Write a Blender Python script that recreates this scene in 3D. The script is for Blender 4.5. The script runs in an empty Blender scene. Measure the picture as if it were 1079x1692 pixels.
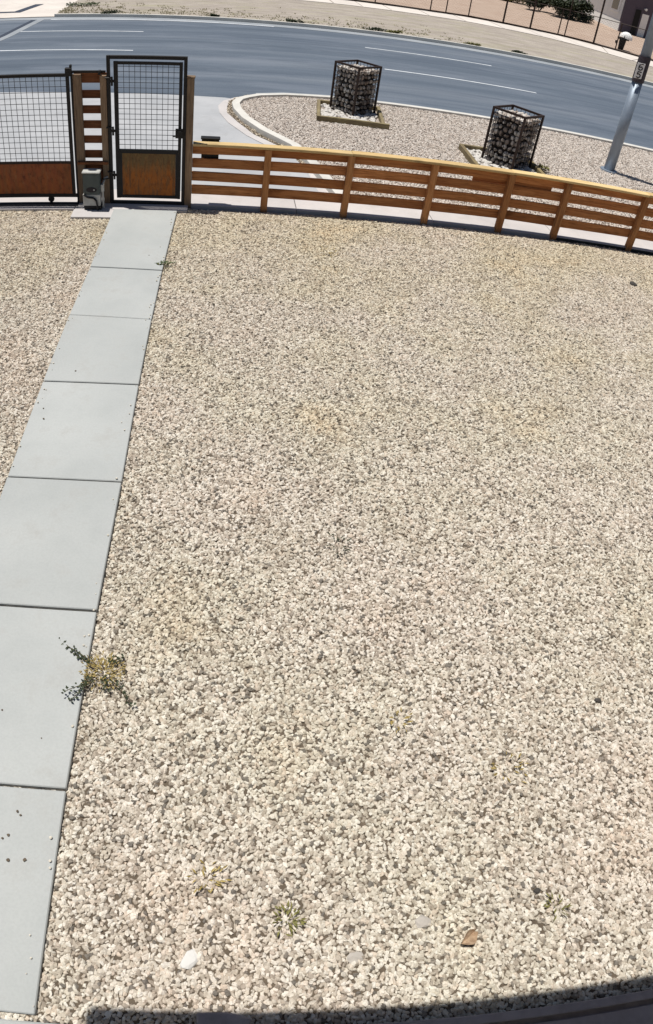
import bpy, bmesh, math, random
from mathutils import Vector, Matrix
sc = bpy.context.scene
C = sc.collection
R = random.Random(7)

# ---------------------------------------------------------------- camera (wide security lens)
cd = bpy.data.cameras.new('camera'); cam = bpy.data.objects.new('camera', cd); C.objects.link(cam); sc.camera = cam
cd.type = 'PANO'; cd.panorama_type = 'FISHEYE_LENS_POLYNOMIAL'
cd.sensor_width = 36; cd.sensor_height = 24; cd.fisheye_fov = math.pi
cd.fisheye_polynomial_k0 = 0.0
cd.fisheye_polynomial_k1 = -0.040674298665
cd.fisheye_polynomial_k2 = -5.190474e-06
cd.fisheye_polynomial_k3 = 7.977459e-06
cd.fisheye_polynomial_k4 = -9.0996e-08
cd.shift_x = 0.1704; cd.shift_y = 0.0033; cd.lens = 24.6
cd.clip_start = 0.05; cd.clip_end = 2000
rx, up, fw = Vector((0.99896, 0.00493, 0.04526)), Vector((-0.03507, 0.7174, 0.69578)), Vector((0.02904, 0.69665, -0.71682))
m3 = Matrix((rx, up, -fw)).transposed()
cam.matrix_world = Matrix.Translation((0.8915, -9.7549, 3.8043)) @ m3.to_4x4()

# ---------------------------------------------------------------- light
SX, SY = 0.215, -0.115                      # shadow offset on the ground per metre of height
w = bpy.data.worlds.new('World'); sc.world = w; w.use_nodes = True
nt = w.node_tree; bg = nt.nodes['Background']; sky = nt.nodes.new('ShaderNodeTexSky')
sky.sky_type = 'NISHITA'; sky.sun_disc = False
sky.sun_elevation = math.atan(1 / math.hypot(SX, SY)); sky.sun_rotation = math.atan2(-SX, -SY)
sky.air_density = 1.0; sky.dust_density = 0.6
nt.links.new(sky.outputs[0], bg.inputs[0]); bg.inputs[1].default_value = 0.05
sl = bpy.data.lights.new('sun', 'SUN'); so = bpy.data.objects.new('sun', sl); C.objects.link(so)
sl.energy = 5.0; sl.angle = math.radians(0.5); sl.color = (1.0, 0.955, 0.88)
so.rotation_euler = Vector((SX, SY, -1)).to_track_quat('-Z', 'Y').to_euler()
vs = sc.view_settings; vs.view_transform = 'Standard'; vs.look = 'None'; vs.gamma = 1; vs.exposure = 0.0; vs.use_curve_mapping = False

# ---------------------------------------------------------------- materials
class MT:
    def __init__(s, name, rough=0.9, metal=0.0, spec=0.3):
        s.m = bpy.data.materials.new(name); s.m.use_nodes = True; s.t = s.m.node_tree
        s.b = s.t.nodes['Principled BSDF']; s.b.inputs['Roughness'].default_value = rough
        s.b.inputs['Metallic'].default_value = metal; s.b.inputs['Specular IOR Level'].default_value = spec
        s.tc = s.t.nodes.new('ShaderNodeTexCoord'); s.oi = s.t.nodes.new('ShaderNodeObjectInfo')
        s.ge = s.t.nodes.new('ShaderNodeNewGeometry')
    def n(s, typ, **kw):
        x = s.t.nodes.new(typ)
        for k, v in kw.items(): setattr(x, k, v)
        return x
    def l(s, a, b): s.t.links.new(a, b)
    def coord(s, scale=(1, 1, 1), world=False, rnd=True):
        mp = s.n('ShaderNodeMapping'); mp.inputs['Scale'].default_value = scale
        s.l(s.ge.outputs['Position'] if world else s.tc.outputs['Object'], mp.inputs['Vector'])
        return mp.outputs[0]
    def noise(s, scale, vec=None, detail=4, rough=0.55, rnd=False, dist=0.0):
        x = s.n('ShaderNodeTexNoise', noise_dimensions='4D' if rnd else '3D')
        x.inputs['Scale'].default_value = scale; x.inputs['Detail'].default_value = detail
        x.inputs['Roughness'].default_value = rough; x.inputs['Distortion'].default_value = dist
        if vec is not None: s.l(vec, x.inputs['Vector'])
        if rnd:
            mu = s.n('ShaderNodeMath', operation='MULTIPLY'); mu.inputs[1].default_value = 73.0
            s.l(s.oi.outputs['Random'], mu.inputs[0]); s.l(mu.outputs[0], x.inputs['W'])
        return x.outputs['Fac']
    def ramp(s, fac, stops, interp='LINEAR'):
        r = s.n('ShaderNodeValToRGB'); r.color_ramp.interpolation = interp
        e = r.color_ramp.elements
        while len(e) > len(stops): e.remove(e[-1])
        while len(e) < len(stops): e.new(0.5)
        for el, (p, c) in zip(e, stops):
            el.position = p; el.color = (*c, 1) if len(c) == 3 else c
        s.l(fac, r.inputs[0]); return r.outputs[0]
    def mix(s, fac, a, b, mode='MIX'):
        x = s.n('ShaderNodeMix', data_type='RGBA', blend_type=mode)
        for v, i in ((fac, 0), (a, 6), (b, 7)):
            if hasattr(v, 'links'): s.l(v, x.inputs[i])
            elif i == 0: x.inputs[0].default_value = v
            else: x.inputs[i].default_value = (*v, 1)
        return x.outputs[2]
    def val(s, v): return s.ramp(v, [(0, (0, 0, 0)), (1, (1, 1, 1))])
    def col(s, c):
        if hasattr(c, 'links'): s.l(c, s.b.inputs['Base Color'])
        else: s.b.inputs['Base Color'].default_value = (*c, 1)
        return s
    def bump(s, h, strength=0.4, dist=0.01):
        x = s.n('ShaderNodeBump'); x.inputs['Strength'].default_value = strength; x.inputs['Distance'].default_value = dist
        s.l(h, x.inputs['Height']); s.l(x.outputs[0], s.b.inputs['Normal']); return s

def g(v): return (v, v, v)

def wood(name, dark, light, axis, greyed=0.0):
    m = MT(name, 0.85, 0, 0.2)
    sc_ = [14, 14, 14]; sc_[axis] = 0.9
    v = m.coord(tuple(sc_))
    f = m.noise(2.2, v, 6, 0.6, True, 0.6)
    c = m.ramp(f, [(0.28, dark), (0.5, tuple((a + b) / 2 for a, b in zip(dark, light))), (0.75, light)])
    tint = m.ramp(m.oi.outputs['Random'], [(0, (.58, .55, .55)), (0.3, (.95, .93, .9)), (.6, (.78, .80, .85)), (1, (1.2, 1.2, 1.2))])
    c = m.mix(1.0, c, tint, 'MULTIPLY')
    # knots
    vk = [5, 5, 5]; vk[axis] = 2.2
    k = m.noise(1.0, m.coord(tuple(vk)), 1, 0.4, True)
    kk = m.ramp(k, [(0.66, g(0)), (0.73, g(0.75))])
    c = m.mix(kk, c, tuple(x * 0.35 for x in dark))
    big = m.ramp(m.noise(1.3, m.coord(), 3, 0.6, True), [(0.35, g(0)), (0.75, g(0.6 + greyed))])
    c = m.mix(big, c, (0.16, 0.125, 0.09) if greyed else tuple(x * 1.25 for x in dark))
    gr = m.noise(5.5, v, 3, 0.7, True, 0.3)
    c = m.mix(m.ramp(gr, [(0.5, g(0)), (0.66, g(0.55))]), c, tuple(x * 0.45 for x in dark))
    m.col(c).bump(f, 0.35, 0.004)
    return m.m

def rust(name, top, low, zmid, zspan, dark=(0.05, 0.02, 0.012), st=1.0):
    m = MT(name, 0.8, 0.0, 0.3)
    sep = m.n('ShaderNodeSeparateXYZ'); m.l(m.tc.outputs['Object'], sep.inputs[0])
    n1 = m.noise(2.0, m.coord((9, 9, 1.0)), 6, 0.7)
    mr = m.n('ShaderNodeMapRange'); m.l(sep.outputs['Z'], mr.inputs[0])
    mr.inputs[1].default_value = zmid - zspan; mr.inputs[2].default_value = zmid + zspan
    ad = m.n('ShaderNodeMath', operation='ADD'); m.l(mr.outputs[0], ad.inputs[0])
    sb = m.n('ShaderNodeMath', operation='MULTIPLY_ADD'); m.l(n1, sb.inputs[0]); sb.inputs[1].default_value = 1.8; sb.inputs[2].default_value = -0.9
    m.l(sb.outputs[0], ad.inputs[1])
    c = m.ramp(ad.outputs[0], [(0.25, low), (0.75, top)])
    n2 = m.noise(9, m.coord((2, 2, 1)), 6, 0.7)
    c = m.mix(m.ramp(n2, [(0.5, g(0)), (0.68, g(0.7))]), c, dark)
    n3 = m.noise(22, m.coord((1, 1, .4)), 3, 0.6)
    c = m.mix(m.ramp(n3, [(0.6, g(0)), (0.75, g(0.4))]), c, (0.34, 0.20, 0.09))
    n4 = m.noise(1.6, m.coord((14, 14, 2.2)), 5, 0.7)
    c = m.mix(m.ramp(n4, [(0.48, g(0)), (0.60, g(0.8 * st))]), c, (0.34, 0.19, 0.075))
    n5 = m.noise(1.4, m.coord((16, 16, 2.6)), 5, 0.7)
    c = m.mix(m.ramp(n5, [(0.50, g(0)), (0.60, g(0.85 * st))]), c, dark)
    m.col(c).bump(n2, 0.3, 0.004); return m.m

def concrete(name, a, b, sc1=1.2, stain=(0.3, 0.28, 0.24), sa=0.35):
    m = MT(name, 0.9, 0, 0.25)
    f1 = m.noise(sc1, m.coord(world=True), 6, 0.6); f2 = m.noise(60, m.coord(world=True), 3, 0.7)
    c = m.ramp(f1, [(0.3, a), (0.7, b)])
    tint = m.ramp(m.oi.outputs['Random'], [(0, g(0.93)), (1, g(1.04))])
    c = m.mix(1.0, c, tint, 'MULTIPLY')
    c = m.mix(m.ramp(m.noise(2.6, m.coord(world=True), 8, 0.72), [(0.52, g(0)), (0.75, g(sa))]), c, stain)
    c = m.mix(m.ramp(f2, [(0.35, g(0.12)), (0.6, g(0))]), c, tuple(x * 0.6 for x in a))
    m.col(c).bump(f2, 0.15, 0.002); return m.m

def plain(name, c, rough=0.7, metal=0.0, spec=0.3, var=0.25, scale=8):
    m = MT(name, rough, metal, spec)
    f = m.noise(scale, m.coord(), 5, 0.65, True)
    m.col(m.ramp(f, [(0.25, tuple(x * (1 - var) for x in c)), (0.75, tuple(x * (1 + var) for x in c))])).bump(f, 0.08, 0.003)
    return m.m

def rockmat(name, stops, tintscale=0.5, patch=0.35):
    m = MT(name, 0.92, 0, 0.2)
    c = m.ramp(m.oi.outputs['Random'], stops)
    f = m.noise(0.55, m.coord(world=True), 4, 0.6)
    t = m.ramp(f, [(0.28, (1.0, 0.92, 0.86)), (0.42, (1.0, 1.0, 1.0)), (0.6, (0.97, 1.0, 0.96)), (0.74, (1.04, 0.99, 0.84))])
    c = m.mix(patch * 2, c, t, 'MULTIPLY')
    sx = m.n('ShaderNodeSeparateXYZ'); m.l(m.ge.outputs['Position'], sx.inputs[0])
    mr = m.n('ShaderNodeMapRange'); m.l(sx.outputs['Y'], mr.inputs[0]); mr.inputs[1].default_value = -9.0; mr.inputs[2].default_value = 1.5
    ad = m.n('ShaderNodeMath', operation='MULTIPLY_ADD'); m.l(f, ad.inputs[0]); ad.inputs[1].default_value = 1.6; ad.inputs[2].default_value = -.8
    a2 = m.n('ShaderNodeMath', operation='ADD'); m.l(mr.outputs[0], a2.inputs[0]); m.l(ad.outputs[0], a2.inputs[1])
    if patch: c = m.mix(1.0, c, m.ramp(a2.outputs[0], [(.1, (1.0, 1.0, .99)), (.5, (.99, .98, .95)), (.95, (1.0, .95, .85))]), 'MULTIPLY')
    d = m.ramp(m.noise(1.7, m.coord(world=True), 5, 0.7), [(0.55, g(0)), (0.75, g(0.3))])
    c = m.mix(d, c, (0.30, 0.235, 0.155))
    s = m.noise(90, m.coord(world=True), 3, 0.7)
    c = m.mix(m.ramp(s, [(0.3, g(0.35)), (0.6, g(0))]), c, (0.17, 0.14, 0.11))
    m.col(c); return m.m

M = {}
M['wood'] = wood('fence_wood', (0.29, 0.108, 0.038), (0.68, 0.315, 0.125), 0)
M['wood_v'] = wood('fence_post_wood', (0.36, 0.155, 0.058), (0.70, 0.36, 0.155), 2)
M['cap'] = wood('cap_wood', (0.52, 0.37, 0.17), (0.74, 0.57, 0.31), 0)
M['oldwood_v'] = wood('weathered_post_wood', (0.17, 0.105, 0.065), (0.36, 0.25, 0.16), 2, 0.2)
M['darkwood'] = wood('dark_board_wood', (0.13, 0.048, 0.022), (0.32, 0.135, 0.06), 0)
M['timber'] = wood('edging_timber', (0.20, 0.155, 0.075), (0.42, 0.35, 0.19), 0, .15)
M['timber_y'] = wood('edging_timber_side', (0.20, 0.155, 0.075), (0.42, 0.35, 0.19), 1, .15)
M['rust'] = rust('rust_panel', (0.16, 0.105, 0.045), (0.36, 0.115, 0.022), 0.52, 0.22, (0.05, 0.02, 0.012), .6)
M['rust_red'] = rust('rust_red_panel', (0.26, 0.078, 0.034), (0.33, 0.105, 0.032), 0.3, 0.6, (0.07, 0.026, 0.015), .3)
M['black'] = plain('black_steel', (0.012, 0.011, 0.012), 0.55, 0.0, 0.3)
M['brownsteel'] = plain('brown_steel', (0.03, 0.016, 0.012), 0.6, 0, 0.3)
M['wire'] = plain('wire_steel', (0.05, 0.055, 0.07), 0.5, 0.0, 0.3)
M['path'] = concrete('path_concrete', (0.345, 0.362, 0.360), (0.425, 0.440, 0.436), 1.3, (0.30, 0.295, 0.28), 0.6)
M['drive'] = concrete('driveway_concrete', (0.32, 0.332, 0.352), (0.42, 0.428, 0.445), 0.8, (0.27, 0.265, 0.26), 0.45)
M['kerb'] = concrete('kerb_concrete', (0.50, 0.49, 0.46), (0.64, 0.62, 0.58), 1.5)
M['gutter'] = concrete('gutter_concrete', (0.24, 0.265, 0.295), (0.33, 0.355, 0.385), 0.6)
M['walk'] = concrete('sidewalk_concrete', (0.58, 0.53, 0.49), (0.70, 0.65, 0.60), 0.7)
M['strip'] = concrete('strip_concrete', (0.45, 0.43, 0.43), (0.56, 0.53, 0.52), 1.1)
M['joint'] = plain('joint_fill', (0.05, 0.05, 0.047), 0.95)
M['tar_and_shadow'] = plain('tar_and_shadow', (0.035, 0.045, 0.07), 0.7)
M['soil'] = plain('soil', (0.11, 0.088, 0.066), 0.95, 0, 0.1, 0.3, 25)
M['galv'] = plain('galvanised_steel', (0.27, 0.32, 0.39), 0.45, 0.4, 0.5, 0.12, 5)
M['sleeve'] = plain('dark_sleeve', (0.05, 0.04, 0.05), 0.6)
M['white'] = plain('white_paint', (0.84, 0.84, 0.83), 0.6, 0, 0.3, 0.06)
M['lane'] = plain('lane_paint', (0.55, 0.58, 0.62), 0.8, 0, 0.2, 0.25, 3)
M['ink'] = plain('sign_ink', (0.02, 0.015, 0.02), 0.6)
M['opgrey'] = plain('operator_grey', (0.075, 0.09, 0.088), 0.6)
M['opbase'] = plain('operator_base', (0.42, 0.42, 0.40), 0.7)
M['boxblack'] = plain('letterbox_black', (0.008, 0.008, 0.009), 0.6)
M['stucco'] = plain('white_stucco', (0.80, 0.81, 0.80), 0.9, 0, 0.2, 0.08, 4)
M['darkstucco'] = plain('purple_grey_stucco', (0.10, 0.085, 0.11), 0.9, 0, 0.2, 0.12, 2)
M['roofing'] = plain('roofing', (0.10, 0.09, 0.09), 0.9)
M['glass'] = plain('dark_glass', (0.02, 0.025, 0.035), 0.15, 0, 0.5)
M['deck'] = plain('porch_grey', (0.26, 0.235, 0.245), 0.85, 0, 0.2, 0.2, 12)
M['core'] = plain('gabion_gap_shade', (0.035, 0.028, 0.026), 1.0, 0, 0.0)
M['gravel'] = rockmat('gravel_stone', [(0, (0.33, 0.28, 0.235)), (0.18, (0.495, 0.44, 0.375)), (0.45, (0.61, 0.56, 0.492)), (0.7, (0.735, 0.69, 0.63)), (0.9, (0.59, 0.50, 0.42)), (0.97, (0.16, 0.145, 0.13))])
M['island'] = rockmat('island_stone', [(0, (0.42, 0.36, 0.31)), (0.18, (0.52, 0.46, 0.41)), (0.45, (0.64, 0.585, 0.53)), (0.7, (0.74, 0.69, 0.64)), (0.9, (0.60, 0.51, 0.45)), (0.98, (0.24, 0.21, 0.19))], patch=0.0)
M['gstone'] = rockmat('gabion_stone', [(0, (0.22, 0.17, 0.145)), (0.3, (0.46, 0.41, 0.37)), (0.65, (0.74, 0.71, 0.67)), (1, (0.32, 0.25, 0.21))], patch=0.0)
M['wstone'] = rockmat('white_stone', [(0, (0.5, 0.48, 0.45)), (1, (0.75, 0.73, 0.70))], patch=0.0)

def asphalt():
    m = MT('asphalt', 0.75, 0, 0.35)
    st = m.noise(1.0, m.coord((0.05, 0.75, 1), True), 5, 0.6)
    st2 = m.noise(1.0, m.coord((0.16, 2.6, 1), True), 4, 0.6)
    c = m.ramp(st, [(0.3, (0.068, 0.090, 0.122)), (0.5, (0.104, 0.131, 0.170)), (0.72, (0.172, 0.196, 0.232))])
    c = m.mix(m.ramp(st2, [(0.48, g(0)), (0.7, g(0.6))]), c, (0.062, 0.082, 0.118))
    sp = m.noise(55, m.coord((1, 1, 1), True), 3, 0.75)
    c = m.mix(m.ramp(sp, [(0.35, g(0.4)), (0.55, g(0))]), c, (0.04, 0.05, 0.07))
    pt = m.ramp(m.noise(0.35, m.coord((.6, 1.8, 1), True), 6, 0.7), [(0.5, g(0)), (0.62, g(0.4))])
    c = m.mix(pt, c, (0.17, 0.195, 0.24))
    m.col(c).bump(sp, 0.25, 0.004); return m.m
M['asphalt'] = asphalt()

def dirt(name, a, b, weed=0.0):
    m = MT(name, 0.95, 0, 0.1)
    f = m.noise(1.2, m.coord((0.6, 1.2, 1), True), 8, 0.68)
    c = m.ramp(f, [(0.3, a), (0.7, b)])
    f2 = m.noise(14, m.coord(world=True), 4, 0.75)
    c = m.mix(m.ramp(f2, [(0.3, g(0.5)), (0.55, g(0))]), c, tuple(x * 0.45 for x in a))
    if weed:
        f3 = m.noise(0.5, m.coord((0.7, 2.5, 1), True), 6, 0.7)
        c = m.mix(m.ramp(f3, [(0.5, g(0)), (0.66, g(weed))]), c, (0.30, 0.31, 0.13))
    m.col(c).bump(f2, 0.6, 0.03); return m.m
M['verge'] = dirt('verge_dirt', (0.28, 0.245, 0.215), (0.45, 0.405, 0.36), 0.3)
M['yard'] = dirt('far_yard_dirt', (0.36, 0.26, 0.20), (0.50, 0.40, 0.33))
M['ground'] = dirt('ground_dirt', (0.34, 0.27, 0.20), (0.46, 0.38, 0.30))

def leafmat(name, a, b):
    m = MT(name, 0.6, 0, 0.3)
    f = m.noise(30, m.coord(), 2, 0.5, True)
    m.col(m.ramp(f, [(0.3, a), (0.7, b)])); return m.m
M['leaf_dark'] = leafmat('dark_leaf', (0.018, 0.026, 0.012), (0.05, 0.065, 0.03))
M['leaf_dry'] = leafmat('dry_leaf', (0.22, 0.16, 0.05), (0.42, 0.33, 0.12))
M['leaf_olive'] = leafmat('olive_leaf', (0.10, 0.10, 0.03), (0.26, 0.24, 0.08))
M['leaf_verge'] = leafmat('verge_grass', (0.34, 0.32, 0.17), (0.52, 0.47, 0.30))
M['leaf_green'] = leafmat('green_leaf', (0.03, 0.05, 0.018), (0.08, 0.12, 0.04))
M['stem'] = plain('stem', (0.09, 0.07, 0.035))
M['brownleaf'] = leafmat('brown_leaf', (0.24, 0.15, 0.09), (0.46, 0.34, 0.23))

# ---------------------------------------------------------------- builders
class MB:
    def __init__(s): s.v = []; s.f = []
    def box(s, x0, x1, y0, y1, z0, z1):
        b = len(s.v)
        s.v += [(x0, y0, z0), (x1, y0, z0), (x1, y1, z0), (x0, y1, z0), (x0, y0, z1), (x1, y0, z1), (x1, y1, z1), (x0, y1, z1)]
        s.f += [tuple(b + i for i in q) for q in ((3, 2, 1, 0), (4, 5, 6, 7), (0, 1, 5, 4), (1, 2, 6, 5), (2, 3, 7, 6), (3, 0, 4, 7))]
        return s
    def bar(s, p, q, r, n=6, r2=None, caps=True):
        p = Vector(p); q = Vector(q); d = (q - p).normalized()
        a = d.orthogonal().normalized(); c = d.cross(a); b = len(s.v); r2 = r if r2 is None else r2
        for pt, rr in ((p, r), (q, r2)):
            for i in range(n):
                t = 2 * math.pi * i / n; s.v.append(tuple(pt + a * math.cos(t) * rr + c * math.sin(t) * rr))
        for i in range(n): s.f.append((b + i, b + (i + 1) % n, b + n + (i + 1) % n, b + n + i))
        if caps: s.f += [tuple(b + i for i in range(n))[::-1], tuple(b + n + i for i in range(n))]
        return s
    def tube(s, pts, r, n=5, taper=1.0):
        k = len(pts) - 1
        for i in range(k):
            s.bar(pts[i], pts[i + 1], r * (1 + (taper - 1) * i / k), n, r * (1 + (taper - 1) * (i + 1) / k), True)
        return s
    def prism(s, poly, z0, z1):
        b = len(s.v); n = len(poly)
        s.v += [(x, y, z0) for x, y in poly] + [(x, y, z1) for x, y in poly]
        s.f += [tuple(b + i for i in range(n))[::-1], tuple(b + n + i for i in range(n))]
        s.f += [(b + i, b + (i + 1) % n, b + n + (i + 1) % n, b + n + i) for i in range(n)]
        return s
    def leaf(s, p, d, nrm, L, W):
        p = Vector(p); d = Vector(d).normalized(); sd = d.cross(Vector(nrm)).normalized(); up_ = sd.cross(d)
        b = len(s.v)
        s.v += [tuple(p), tuple(p + d * L * .5 + sd * W * .5 + up_ * L * .06), tuple(p + d * L), tuple(p + d * L * .5 - sd * W * .5 + up_ * L * .06)]
        s.f += [(b, b + 1, b + 2), (b, b + 2, b + 3)]
        return s
    def build(s, name, mat, parent=None, org=(0, 0, 0), bevel=0.0, smooth=False):
        me = bpy.data.meshes.new(name)
        me.from_pydata([tuple(a - o for a, o in zip(v, org)) for v in s.v], [], s.f)
        bm = bmesh.new(); bm.from_mesh(me)
        bmesh.ops.recalc_face_normals(bm, faces=bm.faces)
        if bevel: bmesh.ops.bevel(bm, geom=list(bm.edges), offset=bevel, segments=1, affect='EDGES', profile=0.5)
        bm.to_mesh(me); bm.free()
        if smooth:
            for p in me.polygons: p.use_smooth = True
        me.materials.append(mat)
        o = bpy.data.objects.new(name, me); C.objects.link(o)
        if parent is not None: o.parent = parent
        elif org != (0, 0, 0): o.location = org
        return o

def thing(name, label, cat, loc=(0, 0, 0), rz=0.0, group=None):
    o = bpy.data.objects.new(name, None); C.objects.link(o); o.empty_display_size = 0.1
    o.location = loc; o.rotation_euler = (0, 0, rz); tag(o, label, cat, group); return o
def tag(o, label, cat, group=None):
    o['label'] = label; o['category'] = cat
    if group: o['group'] = group
    return o
def struct(o): o['kind'] = 'structure'; return o
def stuff(o): o['kind'] = 'stuff'; return o
def share(name, src, parent, loc=None, rot=None, scale=None):
    o = bpy.data.objects.new(name, src); C.objects.link(o); o.parent = parent
    if loc: o.location = loc
    if rot: o.rotation_euler = rot
    if scale: o.scale = scale
    return o
def strip(left, right, z, zb=None):            # a ribbon between two polylines
    mb = MB(); n = len(left)
    mb.v = [(x, y, z) for x, y in left] + [(x, y, z) for x, y in right]
    mb.f = [(i, i + 1, n + i + 1, n + i) for i in range(n - 1)]
    if zb is not None:
        b = len(mb.v)
        mb.v += [(x, y, zb) for x, y in left] + [(x, y, zb) for x, y in right]
        mb.f += [(i, i + 1, b + i + 1, b + i) for i in range(n - 1)] + [(n + i, n + i + 1, b + n + i + 1, b + n + i) for i in range(n - 1)]
        mb.f += [(0, n, b + n, b), (n - 1, 2 * n - 1, b + 2 * n - 1, b + n - 1)]
    return mb

def rock_mesh(name, seed, mat, r=1.0, sub=2, flat=0.75, rough=0.33):
    rr = random.Random(seed); bm = bmesh.new()
    bmesh.ops.create_icosphere(bm, subdivisions=sub, radius=r)
    ax = [Vector((rr.gauss(0, 1), rr.gauss(0, 1), rr.gauss(0, 1))).normalized() for _ in range(7)]
    dd = [rr.uniform(.62, .95) for _ in ax]
    for v in bm.verts:
        for a, d in zip(ax, dd):
            h = v.co.dot(a) - d * r
            if h > 0: v.co -= a * h * .92
        v.co *= 1 + rr.uniform(-.07, .07) * rough * 2
        v.co.z *= flat
    me = bpy.data.meshes.new(name); bm.to_mesh(me); bm.free(); me.materials.append(mat); return me

# ---------------------------------------------------------------- ground and road
GZ = -0.045                                    # level of the gravel bed
RA = -0.064                                    # the road runs slightly askew to the fence
def ry(y, x): return y + RA * x
xs = [-60 + 4 * i for i in range(41)]
gm = MB(); gm.v = [(-700, -200, -.16), (700, -200, -.16), (700, 900, -.16), (-700, 900, -.16)]; gm.f = [(0, 1, 2, 3)]
struct(gm.build('ground', M['ground']))
road = struct(strip([(x, ry(7.6, x)) for x in xs], [(x, ry(21.9, x)) for x in xs], -.10).build('road', M['asphalt']))
def paint(x0, x1, y, wd, z=-.095, mat='lane', name='lane_line', wob=0.0):
    n = max(2, int((x1 - x0) / .6)); L = []; Rr = []
    for i in range(n + 1):
        x = x0 + (x1 - x0) * i / n; j = R.uniform(-wob, wob)
        L.append((x, ry(y, x) - wd / 2 + j)); Rr.append((x, ry(y, x) + wd / 2 + j))
    return strip(L, Rr, z).build(name, M[mat], road)
for a, b, y in ((-9, -1.55, 13.54), (6.1, 10.95, 13.54), (19.5, 24, 13.54), (-6.2, -1.6, 17.56), (6.2, 10.8, 17.56), (19, 23.5, 17.56)):
    paint(a, b, y, .12, wob=.004)
strip([(-6.78, 15.9), (-6.63, 17.06), (-6.50, 19.3), (-6.36, 21.75)], [(-6.60, 15.9), (-6.45, 17.06), (-6.32, 19.3), (-6.19, 21.75)], -.094).build('tar_and_shadow_strip', M['tar_and_shadow'], road)
strip([(-6.56, 15.9), (-6.41, 17.06), (-6.28, 19.3), (-6.15, 21.3)], [(-6.28, 15.9), (-6.13, 17.06), (-6.0, 19.3), (-5.87, 21.3)], -.0935).build('patched_strip', M['gutter'], road)
# far gutter and kerb
gut = struct(strip([(x, ry(20.75, x)) for x in xs], [(x, ry(21.45, x)) for x in xs], -.093).build('gutter', M['gutter']))
paint(-5.6, 3.2, 20.72, .16, -.089, 'lane', 'edge_line')
xv = [-5.6] + [x for x in xs if x > -5]
struct(strip([(x, ry(21.45, x)) for x in xv], [(x, ry(21.62, x)) for x in xv], .03, -.13).build('kerb', M['kerb']))
verge = struct(strip([(x, ry(21.62, x)) for x in xv], [(x, ry(34, x)) for x in xv], -.005, -.14).build('verge', M['verge']))
dvx = [-5.6 + .35 * i for i in range(120)]
DV = [(x, ry(21.60, x)) for x in dvx] + [(x, ry(21.66 + R.random() ** 2 * .22, x)) for x in dvx[::-1]]
dvm = MB(); n = len(dvx); dvm.v = [(x, y, .012) for x, y in DV[:n]] + [(x, y, .0) for x, y in DV[:n - 1:-1]]
dvm.f = [(i, i + 1, n + i + 1, n + i) for i in range(n - 1)]
dvm.build('debris_shadow_line', M['soil'], verge)  # soil strip: kerb debris, with the kerb edge shadow painted in
gr = MB()
for _ in range(380):
    x = -5.5 + R.random() ** 1.5 * 17; y = ry(21.75, x) + abs(R.gauss(0, 1.6)); k = R.randint(5, 9)
    for _ in range(k):
        a = R.uniform(0, 6.28); gr.leaf((x + R.gauss(0, .07), y + R.gauss(0, .07), -.005), (math.cos(a), math.sin(a), R.uniform(.3, 2)), (-math.sin(a), math.cos(a), .3), R.uniform(.04, .10), R.uniform(.02, .04))
GR = gr
# concrete apron at the far left
ap = struct(strip([(-30, 23.2), (-9, 22.0), (-5.62, 21.85)], [(-30, 34), (-9, 34), (-5.62, 34)], -.07).build('apron', M['walk']))
strip([(-12, 23.95), (-7.45, 23.55), (-7.05, 26.6)], [(-12, 24.45), (-7.8, 24.0), (-7.45, 26.6)], -.062).build('tar_and_shadow_strip', M['tar_and_shadow'], ap)  # dark strip paints the kerb shadow that bounds the apron slab
# far sidewalk, its slabs and the yard behind
lo = [(-8, 31.6), (0, 31.3), (7, 31.0), (10, 30.7), (14, 30.5), (18, 29.6), (20, 28.6), (22.1, 27.2), (26, 24.6), (34, 19)]
hi = [(-8, 34.0), (0, 33.8), (7, 33.6), (10, 33.2), (14, 33.1), (18, 32.3), (20, 31.8), (24.1, 29.6), (28, 27.2), (36, 21.6)]
side = struct(strip(lo, hi, -.06, -.15).build('sidewalk', M['joint']))
def lerp(a, b, t): return tuple(x + (y - x) * t for x, y in zip(a, b))
for i in range(len(lo) - 1):
    k = 2 if i < 8 else 3
    for j in range(k):
        t0, t1 = j / k + .008, (j + 1) / k - .008
        strip([lerp(lo[i], lo[i + 1], t0), lerp(lo[i], lo[i + 1], t1)], [lerp(hi[i], hi[i + 1], t0), lerp(hi[i], hi[i + 1], t1)], .02, -.10).build('slab', M['walk'], side)
yard2 = MB(); yard2.v = [(x, y + .05, .0) for x, y in hi] + [(60, 20, 0), (60, 90, 0), (-8, 90, 0)]
yard2.f = [tuple(range(len(yard2.v)))]
struct(yard2.build('far_yard', M['yard']))

# near kerb island and its gravel, driveway, mow strip
outer = [(2.9, .85), (2.60, 2.6), (2.39, 3.52), (1.87, 4.45), (1.54, 5.31), (1.38, 6.06), (1.35, 6.62), (1.45, 7.05), (1.65, 7.33), (1.95, 7.62), (2.61, 7.88), (3.71, 7.99), (6, 7.86), (9.1, 7.66), (12.2, 7.46), (20, 6.95), (60, 4.4)]
def offset(pl, d):
    out = []
    for i, p in enumerate(pl):
        a = Vector(pl[max(0, i - 1)]); b = Vector(pl[min(len(pl) - 1, i + 1)]); t = (b - a).normalized()
        out.append((p[0] + t.y * d, p[1] - t.x * d))
    return out
inner = offset(outer, .17)
gutl = offset(outer, -.30)
kk = struct(strip(outer, inner, .02, -.13).build('kerb', M['kerb']))
struct(strip(gutl[:10], outer[:10], -.082).build('gutter', M['strip']))
struct(strip([(x, y + .52) for x, y in outer[9:]], [(x, y) for x, y in outer[9:]], -.080).build('gutter', M['gutter']))
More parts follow.
